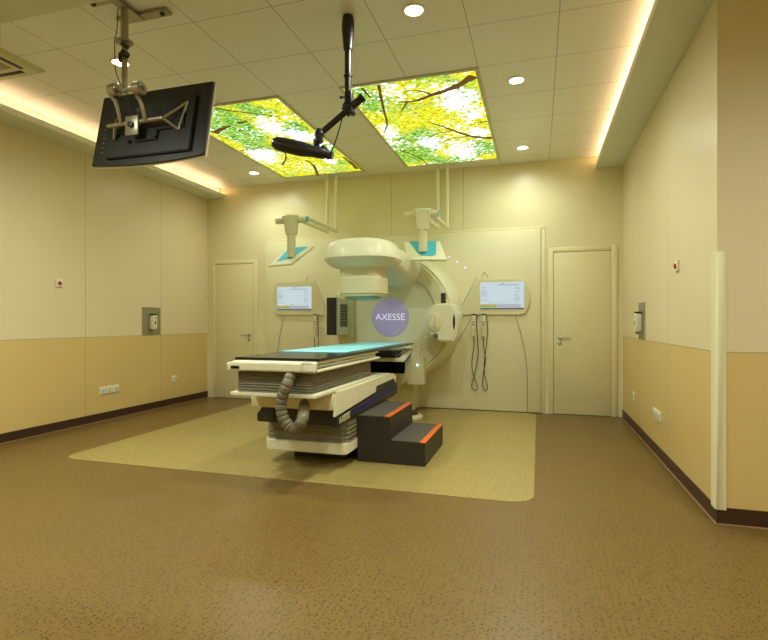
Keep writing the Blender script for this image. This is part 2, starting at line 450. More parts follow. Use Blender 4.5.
# ------------------------------------------------------------------ ceiling fittings
def light_panel(nm_seed, x0, x1, lab, whites, greens, branches):
    y0, y1 = 4.36, 6.79
    t = thing('light_panel', lab, 'light panel', ((x0+x1)/2, (y0+y1)/2, ZC), 'backlit leaf panels in the ceiling')
    rel = lambda L_: [(v_.x-(x0+x1)/2, v_.y-(y0+y1)/2, rr_) for v_, rr_ in ((atz(a_, b2_, ZC), rr_) for a_, b2_, rr_ in L_)]
    bm = B(); w = .03
    for a, b_, c_, d in ((x0-w, x0, y0-w, y1+w), (x1, x1+w, y0-w, y1+w), (x0, x1, y0-w, y0), (x0, x1, y1, y1+w)): box(bm, a, b_, c_, d, ZC-.012, ZC, .003)
    finish('panel_frame', bm, M['ceil2'], t)
    finish('picture', box(B(), x0, x1, y0, y1, ZC-.006, ZC-.001), foliage('leaf_print_%d' % nm_seed, nm_seed*3.7, rel(whites), rel(greens)), t, smooth=0)
    for pts, r0, r1 in branches:
        bm = B()
        P = smooth_path([atz(px, py, ZC-.007) for px, py in pts], 6)
        n = len(P)
        for i in range(n-1):
            a, b_ = P[i], P[i+1]; d = (b_-a).normalized(); s = Vector((-d.y, d.x, 0))
            ra = r0+(r1-r0)*i/(n-1); rb = r0+(r1-r0)*(i+1)/(n-1)
            ra *= 1.3+.2*math.sin(i*1.3); rb *= 1.3+.2*math.sin((i+1)*1.3)
            vs = [bm.verts.new(q_) for q_ in (a-s*ra, b_-s*rb, b_+s*rb, a+s*ra)]; bm.faces.new(vs)
        finish('printed_branch', bm, M['branch'], t, smooth=0)
M['ceil2'] = mat('panel_frame_white', (205, 200, 170), .4)
M['branch'] = mat('printed_branch', (84, 56, 20), .8, emit=(84, 56, 14), strength=.5)
light_panel(2, -1.70, -.51, 'backlit leaf print ceiling panel nearer the right wall', [(455, 100, .26), (474, 112, .18), (466, 154, .32), (430, 143, .2), (388, 130, .16), (478, 132, .14)], [(415, 152, .45), (435, 160, .35), (480, 148, .2), (366, 100, .2)], [
    ([(474, 76), (455, 87), (432, 95), (415, 101), (398, 102)], .035, .008), ([(432, 95), (420, 91), (404, 91)], .012, .004), ([(408, 101), (404, 107), (401, 112)], .01, .004),
    ([(378.5, 85), (381, 97), (384, 111), (387, 124), (384, 133)], .012, .006), ([(362, 88), (366, 93), (370, 97)], .012, .006),
    ([(492, 138), (475, 137), (460, 133), (444, 127), (428, 122)], .026, .005), ([(470, 136), (450, 139), (436, 147)], .008, .004), ([(452, 131), (436, 134), (426, 140)], .008, .003), ([(400, 150), (420, 158), (428, 166)], .01, .004),
    ([(487, 121), (478, 123)], .01, .006)])
light_panel(1, -3.55, -2.36, 'backlit leaf print ceiling panel behind the hanging television', [(273.8, 128, .22), (296.7, 135, .2), (310, 137, .15), (261, 155, .26), (330, 160, .12)], [(226, 122, .3), (238, 134, .35), (294, 128, .2), (250, 108, .2)], [
    ([(214, 133), (222, 129), (230, 126)], .035, .012), ([(238, 123), (247, 121.5)], .02, .014), ([(215, 108), (232, 111), (250, 113), (280, 117)], .012, .006),
    ([(240, 151), (252, 149), (262, 147)], .01, .005), ([(318, 176), (314, 166), (306, 160)], .018, .008), ([(357, 169), (351, 163), (343, 157)], .02, .01), ([(282, 165), (286, 158), (284, 150)], .012, .005)])

dl = thing('downlight', 'round recessed downlight in the ceiling nearest the black camera arm', 'downlight', (0, 0, ZC), 'recessed ceiling downlights')
finish('bezel', lathe(B(), [(.080, 0), (.080, -.005), (.074, -.009), (.062, -.007), (.060, 0)], (0, 0, ZC), 'z', 40), M['white'], dl)
finish('lens', lathe(B(), [(.060, -.002), (.060, -.004), (.001, -.005)], (0, 0, ZC), 'z', 32), M['lamp'], dl)
dl.location = (-.81, 3.41, ZC)
spots = [((-.185, 4.655, ZC), 'round recessed downlight between the right light panel and the right cove'), ((-.185, 6.476, ZC), 'small far downlight near the back wall, beside the right light panel'),
         ((-3.87, 6.476, ZC), 'small far downlight left of the left light panel'), ((-3.27, 3.41, ZC), 'round recessed downlight behind the television pole'),
         ((-.81, 1.3, ZS), 'added unseen downlight in the lower front ceiling, right of centre'), ((-3.27, 1.3, ZS), 'added unseen downlight in the lower front ceiling, left of centre'),  # from here on: downlights out of view, added to brighten the front of the room
         ((-.81, -.7, ZS), 'added unseen downlight in the lower front ceiling near the rear, right of centre'), ((-3.27, -.7, ZS), 'added unseen downlight in the lower front ceiling near the rear, left of centre'),
         ((1.75, 1.4, ZS), 'added unseen downlight in the lower ceiling by the corner guard')]
allspots = [(-.81, 3.41, ZC)]
for p, lab in spots: copy_thing(dl, p, lab); allspots.append(p)
for i, p in enumerate(allspots):
    L = bpy.data.lights.new('downlight_lamp', 'SPOT'); L.energy = (80, 56, 32, 32, 104, 78, 118, 74, 96, 118)[i]; L.color = (.93, 1, .90); L.spot_size = math.radians(172); L.spot_blend = 1; L.shadow_soft_size = .07
    o = bpy.data.objects.new('downlight_lamp', L); COL.objects.link(o); o.location = (p[0], p[1], p[2]-.02)  # lamps for the visible downlights and the added front ones alike

# air-conditioning cassette
t = thing('air_conditioner', 'square ceiling air conditioner cassette at the left edge', 'air conditioner', (-4.30, 3.03, ZC))
x0, x1, y0, y1 = -4.62, -3.98, 2.70, 3.35
hexa(bm := B(), [(x0+.03, y0+.03, ZC-.03), (x1-.03, y0+.03, ZC-.03), (x1-.03, y1-.03, ZC-.03), (x0+.03, y1-.03, ZC-.03), (x0, y0, ZC), (x1, y0, ZC), (x1, y1, ZC), (x0, y1, ZC)], .004)
finish('cassette_panel', bm, M['ac'], t)
for a, b_, c_, d in ((x0+.14, x1-.14, y1-.12, y1-.08), (x0+.14, x1-.14, y0+.08, y0+.12), (x1-.12, x1-.08, y0+.14, y1-.14), (x0+.08, x0+.12, y0+.14, y1-.14)):
    v_ = finish('air_slot', box(B(), a, b_, c_, d, ZC-.033, ZC-.028, .004), M['slot'], t)
finish('intake_grille', box(B(), x0+.17, x1-.17, y0+.17, y1-.17, ZC-.035, ZC-.029, .004), M['grey'], t)

# ------------------------------------------------------------------ wall fittings
def side(root_name): pass
def wall_item_panel(x, sgn, label):   # sgn +1: mounted on the left wall facing +X
    t = thing('soap_dispenser', label, 'dispenser', (x, 5.84, 1.02), 'wall dispensers on steel plates')
    s = sgn
    def bx(bm, a, b_, *r, **k): return box(bm, min(x+s*a, x+s*b_), max(x+s*a, x+s*b_), *r, **k)
    finish('backplate', bx(B(), 0, .004, 5.665, 6.015, 1.022, 1.40), M['grey'], t)
    finish('dispenser_body', bx(B(), .004, .072, 5.80, 5.88, 1.10, 1.29, bev=.012), M['white'], t)
    finish('dispenser_lid', bx(B(), .01, .07, 5.795, 5.885, 1.292, 1.306, bev=.003), M['black'], t)
    finish('viewing_slot', bx(B(), .0715, .0745, 5.825, 5.845, 1.17, 1.215), M['black'], t)
    finish('sensor', bx(B(), .0715, .0745, 5.825, 5.85, 1.245, 1.262), M['black'], t)
    finish('drip_nozzle', bx(B(), .02, .06, 5.815, 5.865, 1.075, 1.10, bev=.004), M['grey'], t)
wall_item_panel(XL, 1, 'white soap dispenser on a grey steel plate on the left wall')
wall_item_panel(XR, -1, 'white soap dispenser on a grey steel plate on the right wall')
for x, s, lab in ((XL, 1, 'red emergency push button on a white plate on the left wall'), (XR, -1, 'red emergency push button on a white plate on the right wall')):
    t = thing('push_button_plate', lab, 'button', (x, 4.42, 1.58), 'red emergency buttons')
    finish('plate', box(B(), min(x, x+s*.014), max(x, x+s*.014), 4.377, 4.463, 1.586, 1.672, .004), M['white'], t)
    finish('button', lathe(B(), [(.021, s*.014), (.021, s*.022), (.017, s*.026), (.001, s*.027)], (x, 4.42, 1.629), 'x', 24), M['red'], t)
for x, s, w_ in ((XL, 1, 'left'), (XR, -1, 'right')):
    t = thing('socket_plate', 'white triple power socket plate low on the %s wall' % w_, 'socket', (x, 5.1, .3), 'low wall sockets')
    for k in range(3):
        yy = 4.97+.1*k
        finish('socket', box(B(), min(x, x+s*.012), max(x, x+s*.012), yy, yy+.095, .32, .415, .004), M['white'], t)
    sl = B()
    for k in range(3):
        yy = 4.97+.1*k
        for dy, dz in ((.035, .055), (.06, .055), (.047, .03)): box(sl, min(x+s*.0115, x+s*.0135), max(x+s*.0115, x+s*.0135), yy+dy-.003, yy+dy+.003, .32+dz-.009, .32+dz+.009)
    finish_each('socket_hole', sl, M['slot'], t)
    t = thing('socket_plate', 'white single socket plate low on the %s wall, nearer the back' % w_, 'socket', (x, 6.3, .33), 'low wall sockets')
    finish('socket', box(B(), min(x, x+s*.012), max(x, x+s*.012), 6.25, 6.345, .33, .42, .004), M['white'], t)
    sl = B()
    for dy, dz in ((.035, .055), (.06, .055), (.047, .03)): box(sl, min(x+s*.0115, x+s*.0135), max(x+s*.0115, x+s*.0135), 6.25+dy-.003, 6.25+dy+.003, .33+dz-.009, .33+dz+.009)
    finish_each('socket_hole', sl, M['slot'], t)

# ------------------------------------------------------------------ linear accelerator
GX, GZ = -1.865, 1.262
LA = thing('linear_accelerator', 'large cream radiotherapy machine with round gantry and overhead head', 'radiotherapy machine', (GX, 7.05, 0))
finish('wall_cover', box(B(), -3.983, .027, 7.05, YB-.0005, .012, 2.422, .004), M['panelm'], LA)
bm = B(); YP = 7.048
for pts in ([(515.5, 316), (522, 338), (527, 370), (527.5, 411)], [(284, 317), (280, 335), (277, 356)], [(481.7, 277.2), (484.2, 272.3)], [(484.2, 272.3), (488.2, 277)], [(476.6, 277.4), (459.5, 311)],
            [(472, 317), (458, 342), (447, 360)], [(305, 281), (308.6, 276.7)], [(314, 280.6), (324, 301)], [(458, 315), (478, 315)]):
    finish('cover_seam', tube(B(), smooth_path([aty(x, y, YP) for x, y in pts], 6), .0035, 6), M['seam'], LA)
finish('base_plinth', box(B(), GX-.80, GX+.27, 6.74, 7.05, .012, .60, .02), M['panelm'], LA)
c = (GX, 0, GZ)
finish('gantry_drum', lathe(B(), [(.88, 7.05), (.87, 6.95), (.855, 6.70), (.845, 6.58), (.832, 6.53), (.81, 6.505), (.79, 6.51)], c, 'y', 96, False), M['cover'], LA)
finish('gantry_ring', lathe(B(), [(.79, 6.56), (.788, 6.505), (.775, 6.485), (.70, 6.475), (.62, 6.48), (.60, 6.497), (.595, 6.56)], c, 'y', 96, False), M['cover2'], LA)
finish('gantry_face', lathe(B(), [(.60, 6.62), (.60, 6.53), (.45, 6.515), (.27, 6.51), (.001, 6.508)], c, 'y', 96), M['cover'], LA)
nd = finish('name_disc', lathe(B(), [(.252, 6.514), (.252, 6.499), (.244, 6.495), (.001, 6.495)], (GX, 0, GZ), 'y', 64), M['lilac'], LA)
nd['label'] = 'glowing lilac disc'
text('lettering', 'AXESSE', .122, (GX, 6.4935, GZ), Matrix.Rotation(PI/2, 3, 'X'), M['lilact'], nd)

# head and overhead arm
def bent(w, h, Rb, ztop, cx, Y, n=3.2, seg=64):
    out = []
    for k in range(seg):
        a = 2*PI*k/seg; cs, sn = math.cos(a), math.sin(a)
        u = w/2*math.copysign(abs(cs)**(2/n), cs); v = h/2+h/2*math.copysign(abs(sn)**(2/n), sn)
        an = u/Rb; r = Rb-h+v
        out.append((cx+r*math.sin(an), Y, ztop-Rb+r*math.cos(an)))
    return out
rings = []
N = 26
for i in range(N+1):
    t_ = i/N; s = t_*t_*(3-2*t_)
    w = .70+(1.02-.70)*s; h = .27+.19*s; Rb = 2.4*(1-s)**1.5+.87; zt = 2.09+(2.115-2.09)*s
    rings.append(bent(w, h, Rb, zt, GX+.01*s, 5.42+(6.56-5.42)*t_))
finish('gantry_arm', loft(B(), rings), M['cover'], LA, smooth=50)
HX, HY = -1.865, 5.42
rings = []
for z, rx, ry, n in ((1.785, .22, .20, 2.2), (1.79, .27, .25, 2.2), (1.805, .33, .31, 2.3), (1.835, .38, .37, 2.4), (1.885, .418, .414, 2.5), (1.8865, .418, .414, 2.5), (1.94, .402, .404, 2.5), (2.0, .382, .388, 2.5), (2.05, .36, .365, 2.5), (2.08, .315, .32, 2.4), (2.098, .25, .26, 2.4), (2.104, .14, .17, 2.3)):
    rings.append(sellipse(HX, HY, rx, ry, z, n))
finish('treatment_head', loft(B(), rings), M['cover'], LA, smooth=38)
rings = [sellipse(HX, HY, .235, .21, 1.68, 4), sellipse(HX, HY, .235, .21, 1.82, 4)]
finish('head_neck', loft(B(), rings), M['cover2'], LA)
rings = [sellipse(HX+.005, HY, a, b_, z, 4.5) for z, a, b_ in ((1.475, .225, .20), (1.49, .24, .215), (1.51, .244, .22), (1.678, .244, .22), (1.685, .238, .214))]
cl = finish('collimator', loft(B(), rings), M['cover2'], LA)
finish('collimator_band', loft(B(), [sellipse(HX+.005, HY, .2465, .2225, z, 4.5) for z in (1.503, 1.509)]), M['seam'], cl)
finish('collimator_window', lathe(B(), [(.20, 1.476), (.215, 1.468), (.20, 1.455), (.15, 1.440), (.001, 1.436)], (HX, HY, 0), 'z', 48), M['window'], LA)

# x-ray detector plate on the left of the gantry
xa, xb = aty(324.8, 316, 6.1).x, aty(336.6, 316, 6.1).x
z0, z1 = aty(333, 335.5, 6.1).z, aty(333, 297, 6.1).z
xq = aty(350, 316, 6.48).x
kd = finish('side_detector', hexa(B(), [(xa, 6.105, z0), (xb, 6.105, z0), (xq, 6.48, z0-.005), (xa, 6.48, z0-.005), (xa, 6.105, z1), (xb, 6.105, z1), (xq, 6.48, z1-.03), (xa, 6.48, z1-.03)], .012), M['cover'], LA)
finish('detector_face', box(B(), xa+.028, xb-.004, 6.096, 6.108, z0+.008, z1-.008), M['black'], kd)
finish('detector_bracket', hexa(B(), [(xb-.005, 6.43, z0-.03), (xq+.05, 6.43, z0-.03), (xq+.05, 6.60, z0-.03), (xb-.005, 6.60, z0-.03), (xb-.005, 6.43, z1+.0), (xq+.05, 6.43, z1-.02), (xq+.05, 6.60, z1-.02), (xb-.005, 6.60, z1)], .008), M['cover2'], LA)
zz0, zz1 = z0+.11, z1-.085
def vbox(bm, t0, t1, za, zb, e):
    A_, B_ = Vector((xb, 6.105, 0)), Vector((xq, 6.48, 0)); d_ = B_-A_; n_ = Vector((d_.y, -d_.x, 0)).normalized()
    p0, p1 = A_+d_*t0, A_+d_*t1
    pts = [p0-n_*.004, p1-n_*.004, p1+n_*e, p0+n_*e]
    return hexa(bm, [(p.x, p.y, za) for p in pts]+[(p.x, p.y, zb) for p in pts])
vt = finish('vent', vbox(B(), .25, .78, zz0, zz1, .002), M['black'], kd)
bm = B()
for k in range(9):
    z = zz0+(k+.5)*(zz1-zz0)/9; vbox(bm, .25, .78, z-.007, z+.007, .007)
finish('vent_slats', bm, M['grey'], kd)
for x, y in ((339, 293.7), (339, 337)):
    p = aty(x, y, 6.49); finish('indicator_light', lathe(B(), [(.008, 0), (.008, -.01), (.001, -.014)], (p.x, 6.505, p.z), 'y', 12), M['led'], LA)

# x-ray source box on the right of the gantry
YK = 6.12
poly = xz([(434, 303.2), (452, 303.2), (456, 309), (457.3, 320), (457, 332), (453.5, 342.5), (438, 341.5), (430, 336), (426.3, 329), (425, 321), (426.3, 313), (430, 307)], YK)
ks = finish('source_housing', prism(B(), poly, 'y', YK, 6.50, .022, 3), M['cover'], LA)
p = aty(434.6, 322, YK)
rr = [sellipse(p.x, p.z, .083*a, .115*a, 0, 2.6, 40) for a in (1, .9)]
def toy(ring, y): return [(x, y, z) for x, z, _ in ring]
finish('oval_cover', loft(B(), [toy(rr[0], YK+.005), toy(rr[0], YK-.010), toy(rr[1], YK-.018)]), M['cover2'], ks)
bm = B()
for dx in (-.028, .022): box(bm, p.x+dx-.010, p.x+dx+.010, YK-.030, YK-.015, p.z-.07, p.z+.075, .007)
finish_each('grip_bar', bm, M['cover'], ks)
p = aty(435.5, 335.8, YK); finish('knob', lathe(B(), [(.032, .004), (.032, -.016), (.026, -.024), (.001, -.024)], (p.x, YK, p.z), 'y', 28), M['knob'], ks)
p = aty(454, 322, YK); rr = sellipse(p.x, p.z, .013, .09, 0, 2, 28)
finish('slot_opening', loft(B(), [toy(rr, YK+.01), toy(rr, YK-.004)]), M['black'], ks)
p0, p1 = aty(441.3, 303.5, 6.3), aty(445.3, 293, 6.3)
bm = B()
for k in range(7):
    z = p0.z+(p1.z-p0.z)*k/7; box(bm, p0.x-(.004 if k % 2 else 0), p1.x+(.004 if k % 2 else 0), 6.28, 6.34, z, z+(p1.z-p0.z)/7)
finish('cable_connector', bm, M['dark'], LA)

# lower flange and imager tray
a, b_ = aty(407, 384.5, 6.36), aty(423.6, 358.5, 6.36)
fl = finish('lower_flange', box(B(), a.x, b_.x, 6.36, 6.52, a.z, b_.z, .01), M['cover2'], LA)
p = aty(417.3, 365, 6.36); finish('indicator_light', box(B(), p.x-.010, p.x+.010, 6.352, 6.362, p.z-.012, p.z+.012, .002), M['led'], fl)
a, b_ = aty(402, 372, 6.42), aty(420, 348.5, 6.42)
finish('rear_bracket', box(B(), a.x, b_.x, 6.42, 6.53, a.z, b_.z, .01), M['cover'], LA)
xr0 = -1.475; tn, tf = .775, .848
bm = hexa(B(), [(-2.2, 5.72, tn-.035), (xr0+.0, 5.72, tn-.035), (xr0-.075, 6.40, tf-.045), (-2.2, 6.40, tf-.045), (-2.2, 5.72, tn), (xr0, 5.72, tn), (xr0-.075, 6.40, tf), (-2.2, 6.40, tf)], .006)
tr = finish('imager_tray', bm, M['cover'], LA)
finish('tray_top', hexa(B(), [(-2.15, 5.80, tn+.006), (xr0-.075, 5.80, tn+.006), (xr0-.135, 6.34, tf-.008), (-2.15, 6.34, tf-.008), (-2.15, 5.80, tn+.012), (xr0-.075, 5.80, tn+.012), (xr0-.135, 6.34, tf-.002), (-2.15, 6.34, tf-.002)]), M['gloss'], tr)
bm = B()
for k in range(14):
    x = -2.15+k*.038
    hexa(bm, [(x, 5.86, tn+.016), (x+.012, 5.86, tn+.016), (x+.012, 6.28, tf-.006), (x, 6.28, tf-.006), (x, 5.86, tn+.022), (x+.012, 5.86, tn+.022), (x+.012, 6.28, tf+.0), (x, 6.28, tf+.0)])
finish('tray_ribs', bm, M['dark'], tr)
finish('imager_body', hexa(B(), [(-2.18, 5.78, .60), (xr0-.01, 5.78, .60), (xr0-.10, 6.3, .66), (-2.18, 6.3, .66), (-2.18, 5.74, tn-.03), (xr0+.008, 5.74, tn-.03), (xr0-.07, 6.38, tf-.045), (-2.18, 6.38, tf-.045)], .008), M['gloss'], LA)
bm = B()
for yy in (5.98, 6.22):
    k = (yy-5.72)/.68; box(bm, xr0-.01-k*.075, xr0+.014-k*.075, yy-.015, yy+.015, tn-.02+k*(tf-tn)-.05, tn-.02+k*(tf-tn)-.035)
finish_each('latch', bm, M['grey'], LA)
finish('imager_mount', loft(B(), [[(x_, y_, z_) for x_, y_ in rrect(-2.16+i_, -1.585-i_, 6.30, 6.54, .03, 4)] for z_, i_ in ((.385, .16), (.40, .09), (.43, .03), (.47, 0), (.80, 0))]), M['cover2'], LA)
# violet lamps beside the gantry
for x, y in ((448.9, 256.8), (457, 262), (465, 267.6)):
    p = aty(x, y, 7.04); finish('status_lamp', lathe(B(), [(.013, 0), (.013, -.012), (.001, -.018)], (p.x, 7.05, p.z), 'y', 16), M['ledv'], LA)

# round floor boot beside the couch
t = thing('floor_boot', 'small round dark and cream floor boot behind the step stool', 'floor boot', (-1.40, 6.30, 0))
bc = atz(409.5, 417.5, 0)
finish('boot_cover', loft(B(), [sellipse(bc.x, bc.y, a, a, z, 2) for z, a in ((.003, .165), (.03, .165), (.04, .15))]), M['cover'], t)
finish('boot_top', loft(B(), [sellipse(bc.x-.01, bc.y+.03, a, a, z, 2) for z, a in ((.04, .115), (.06, .10), (.066, .03))]), M['dark'], t)

# ------------------------------------------------------------------ monitors in the machine wall
def monitor(bez, scr, lab):
    P = xz(bez, 7.02); cx = sum(p[0] for p in P)/len(P)
    t = thing('wall_monitor', lab, 'monitor', (cx, 7.05, min(p[1] for p in P)), 'machine wall monitors')
    finish('bezel', prism(B(), P, 'y', 7.02, 7.0495, .008, 2), M['cover2'], t)
    (xa, ya), (xb, yb) = scr
    a, b_ = aty(xa, yb, 7.015), aty(xb, ya, 7.015)
    s = finish('screen', box(B(), a.x, b_.x, 7.012, 7.023, a.z, b_.z), M['screen'], t)
    W, H = b_.x-a.x, b_.z-a.z
    def r(bm, u0, u1, v0, v1): return box(bm, a.x+u0*W, a.x+u1*W, 7.0105, 7.013, a.z+v0*H, a.z+v1*H)
    bm = B(); rnd = random.Random(3)
    r(bm, .48, .56, .945, .965); r(bm, .40, .88, .885, .905)
    for k in range(11):
        v = .80-k*.052
        if rnd.random() < .85: r(bm, .03, .08+rnd.random()*.12, v, v+.012)
        if rnd.random() < .85: r(bm, .80, .86+rnd.random()*.06, v, v+.012)
    for u in (.2, .38): r(bm, u, u+.09, .225, .238)
    finish('screen_text', bm, M['stext'], s)
    finish('yellow_bar', r(B(), .0, .37, .12, .18), M['syel'], s)
    finish('green_bar', r(B(), .0, .37, .06, .12), M['sgrn'], s)
    finish('pink_field', r(B(), .37, .93, .06, .18), M['spnk'], s)
    finish('task_bar', r(B(), 0, 1, .0, .045), M['sblu'], s)
monitor([(477.3, 279.5), (516, 278.8), (521, 279.5), (526, 283), (529.5, 290), (530.5, 297), (529, 306), (525.5, 313.5), (521, 315), (458.5, 315)], ((480.3, 281.7), (523.8, 309.2)), 'lit information screen in the machine wall right of the gantry')
monitor([(277, 282.5), (314, 281.3), (323.6, 301), (325, 315.3), (278, 315.3), (273.5, 311), (272, 300), (273.5, 287)], ((277.5, 286.5), (311.3, 310)), 'lit information screen in the machine wall left of the gantry')

# hand pendants hanging under the screens
def pendant(px, lab, py=314.2, sc=1.):
    a = aty(px, py, 6.955)
    t = thing('hand_controller', lab, 'hand controller', (a.x, 6.97, a.z-.3), 'hanging hand controllers')
    w = .0265
    b_ = finish('controller_body', box(B(), a.x-w, a.x+w, 6.965, 6.998, a.z-.30*sc, a.z-.01, .007), M['cover'], t)
    bm = B()
    for i, z in enumerate((.10, .135)): box(bm, a.x-.017, a.x+.017, 6.961, 6.968, a.z-z-.012, a.z-z, .002)
    for dx in (-.011, .011):
        for z in (.04, .07, .19, .22): box(bm, a.x+dx-.003, a.x+dx+.003, 6.961, 6.967, a.z-z-.004, a.z-z+.003)
    finish_each('key', bm, M['slot'], b_)
    finish('hanger', box(B(), a.x-.022, a.x+.022, 6.96, 6.999, a.z-.012, a.z+.006, .003), M['dark'], t)
    return t, a
def cable(t, pts, Y=6.975):
    finish('cable', tube(B(), smooth_path([aty(x, y, Y) for x, y in pts], 8), .0055, 8), M['slot'], t)
t, a = pendant(473.4, 'first hand controller hanging right of the gantry, its looped cable nearer the gantry')
cable(t, [(473.5, 336), (474, 346), (472, 360), (472.5, 372), (476, 382), (477.5, 388), (475, 390.5), (472, 388), (472, 383), (475, 372), (478, 356), (477.5, 340), (476.8, 326), (476.8, 315)])
t, a = pendant(483.4, 'second hand controller hanging right of the gantry, nearer the right hand door')
cable(t, [(483.5, 336), (483.5, 346), (485.4, 360), (483.5, 372), (482.5, 384), (484, 390), (486, 390.5), (487.4, 386), (484.5, 374), (484.5, 360), (487, 340), (487.5, 328), (486.4, 315)])
t, a = pendant(314.4, 'single hand controller hanging under the left information screen', 314.5, 1.0)
cable(t, [(314.5, 337), (314.7, 348), (315.5, 372), (317, 385), (318.5, 372), (318.6, 348), (318.3, 330), (317.4, 315)])

# ------------------------------------------------------------------ ceiling-hung arms with teal trays
def xarm(pipes, Tx0, Tx1, Yt, zt, colx, tray, teal, lab):
    t = thing('ceiling_tray_stand', lab, 'tray stand', (pipes[0], 6.9, ZC), 'ceiling-hung arms with teal trays')
    for px, ax in zip(pipes, (pipes[0]-.05, pipes[1]-.05)):
        finish('drop_pipe', tube(B(), [(px, 6.9, ZC), (px, 6.9, zt-.03)], .024, 16), M['cover'], t)
        finish('arm_rod', tube(B(), [(px, 6.93, zt-.02), (ax, Yt, zt-.005)], .024, 16), M['cover'], t)
    cr = finish('cross_bar', tube(B(), [(Tx0, Yt, zt), (Tx1, Yt, zt)], .042, 20), M['cover2'], t)
    finish('end_cap', tube(B(), [(Tx1, Yt, zt), (Tx1+.012, Yt, zt)], .036, 20), M['teal'], cr)
    rings = [sellipse(colx, Yt-.01, a, a*.9, z, 3.2, 32) for z, a in ((zt-.19, .068), (zt-.17, .073), (zt-.06, .085), (zt+.0, .105), (zt+.04, .112), (zt+.055, .10))]
    finish('joint_housing', loft(B(), rings), M['cover'], t)
    T = [aty(x, y, Y) for x, y, Y in tray]
    cen = sum(T, Vector())/4; n = (T[1]-T[0]).cross(T[3]-T[0]).normalized()
    if n.y > 0: n = -n
    bot = [p-n*.028 for p in T]
    tp = finish('tray', hexa(B(), bot+T, .004, 1), M['tray'], t)
    tt = []
    for u, v in teal:
        d_ = Vector(ray(u, v)); o_ = Vector((0, 0, EYE)); tt.append(o_+d_*((cen-o_).dot(n)/d_.dot(n))+n*.001)
    bm = B(); v1 = [bm.verts.new(p) for p in tt]; v2 = [bm.verts.new(p+n*.004) for p in tt]; k = len(tt)
    bm.faces.new(v1); bm.faces.new(v2[::-1])
    for i in range(k): bm.faces.new((v1[i], v2[i], v2[(i+1) % k], v1[(i+1) % k]))
    finish('teal_cover', bm, M['teal'], tp)
    # column lands on the tray
    zc = (n.dot(cen)-n.x*colx-n.y*(Yt-.01))/n.z if abs(n.z) > .2 else cen.z
    finish('column', tube(B(), [(colx, Yt-.01, zt-.15), (colx, Yt-.01, zc)], .053, 24), M['cover2'], t)
xarm((-2.93, -2.79), -3.31, -2.87, 6.1, 2.53, -3.09, [(268.5, 265.5, 5.93), (291.6, 263.5, 5.97), (314, 246, 6.31), (287, 248.5, 6.27)], [(276.5, 261.5), (291, 258.5), (308.5, 247.0), (297, 247.6), (288, 249.6)],
     'cream ceiling arm with a tilted teal tray left of the treatment head')
xarm((-1.31, -1.18), -1.56, -1.16, 6.1, 2.50, -1.335, [(408.5, 259.5, 5.98), (446.8, 259.5, 5.98), (439.8, 241.2, 6.26), (403.2, 241.0, 6.26)], [(409.3, 241.6), (436.3, 241.6), (435.9, 254.5), (432.5, 256.2), (421, 255.6), (417.5, 253)],
     'cream ceiling arm with a teal tray right of the treatment head')

# ------------------------------------------------------------------ treatment couch
TC = thing('treatment_couch', 'cream patient couch with black top, teal mat and bellows', 'treatment couch', (-1.86, 4.4, 0))
cx0, cx1 = -2.21, -1.515
tt = finish('tabletop', prism(B(), [(cx0, 3.42), (cx1, 3.42), (cx1, 6.38), (cx1-.02, 6.42), (cx0+.02, 6.42), (cx0, 6.38)], 'z', .914, .934, .004), M['gloss'], TC)
finish('mat', box(B(), cx0+.004, cx1-.085, 4.15, 4.84, .934, .941, .003), M['mattress'], TC)
finish('mat', box(B(), cx0+.004, cx1-.085, 4.87, 6.36, .934, .941, .003), M['mattress'], TC)
finish('mat_seam', box(B(), cx0+.004, cx1-.085, 4.84, 4.87, .934, .939), M['matline'], TC)
poly = [(3.30, .848), (3.34, .838), (4.90, .838), (4.90, .906), (3.34, .913), (3.30, .905)]
bm = B(); prism(bm, poly, 'x', -2.175, -1.60, .006); box(bm, -2.215, -2.15, 3.32, 4.86, .842, .903, .01); box(bm, -1.62, -1.50, 3.32, 4.88, .838, .856, .006); box(bm, -1.62, -1.525, 3.32, 4.9, .895, .912, .005); box(bm, -1.62, -1.56, 3.40, 4.9, .85, .9)
box(bm, -1.62, -1.50, 3.32, 3.36, .838, .912, .006)
ca = finish('upper_carriage', bm, M['cover'], TC)
finish('display', box(B(), -2.165, -2.095, 3.296, 3.325, .858, .880, .002), M['gloss'], ca)
bm = B(); tube(bm, [(-1.535, 3.42, .876), (-1.535, 4.78, .876)], .010, 10)
for yy in (3.46, 3.8, 4.15, 4.5, 4.75): box(bm, -1.565, -1.525, yy-.012, yy+.012, .866, .886, .002)
finish('side_rail', bm, M['steel'], TC)
def bell(x0, x1, y0, y1, z0, z1, folds, ch=0., amp=.009):
    rings = []
    for k in range(folds*2+1):
        z = z0+(z1-z0)*k/(folds*2); i = amp if k % 2 else 0
        a, b_, c_, d = x0+i, x1-i, y0+i, y1-i
        e = max(ch, .012)
        rings.append([(a+e, c_, z), (b_-e, c_, z), (b_, c_+e, z), (b_, d-e, z), (b_-e, d, z), (a+e, d, z), (a, d-e, z), (a, c_+e, z)])
    return loft(B(), rings)
finish('upper_bellows', bell(-2.17, -1.555, 3.38, 4.76, .68, .838, 8), M['bellows'], TC, smooth=0)
finish('bellows_flange', box(B(), -2.21, -1.515, 3.36, 4.82, .652, .68, .006), M['cover'], TC)
bm = B(); box(bm, -2.23, -1.52, 3.68, 5.32, .515, .652, .012)
lc = finish('lower_carriage', bm, M['cover2'], TC)
sk = [(3.69, .468), (3.76, .655), (5.22, .655), (5.40, .63), (5.47, .59), (5.47, .545), (5.42, .552), (5.40, .575), (5.30, .578), (5.26, .54), (5.0, .535), (4.98, .52), (4.68, .517), (4.62, .50)]
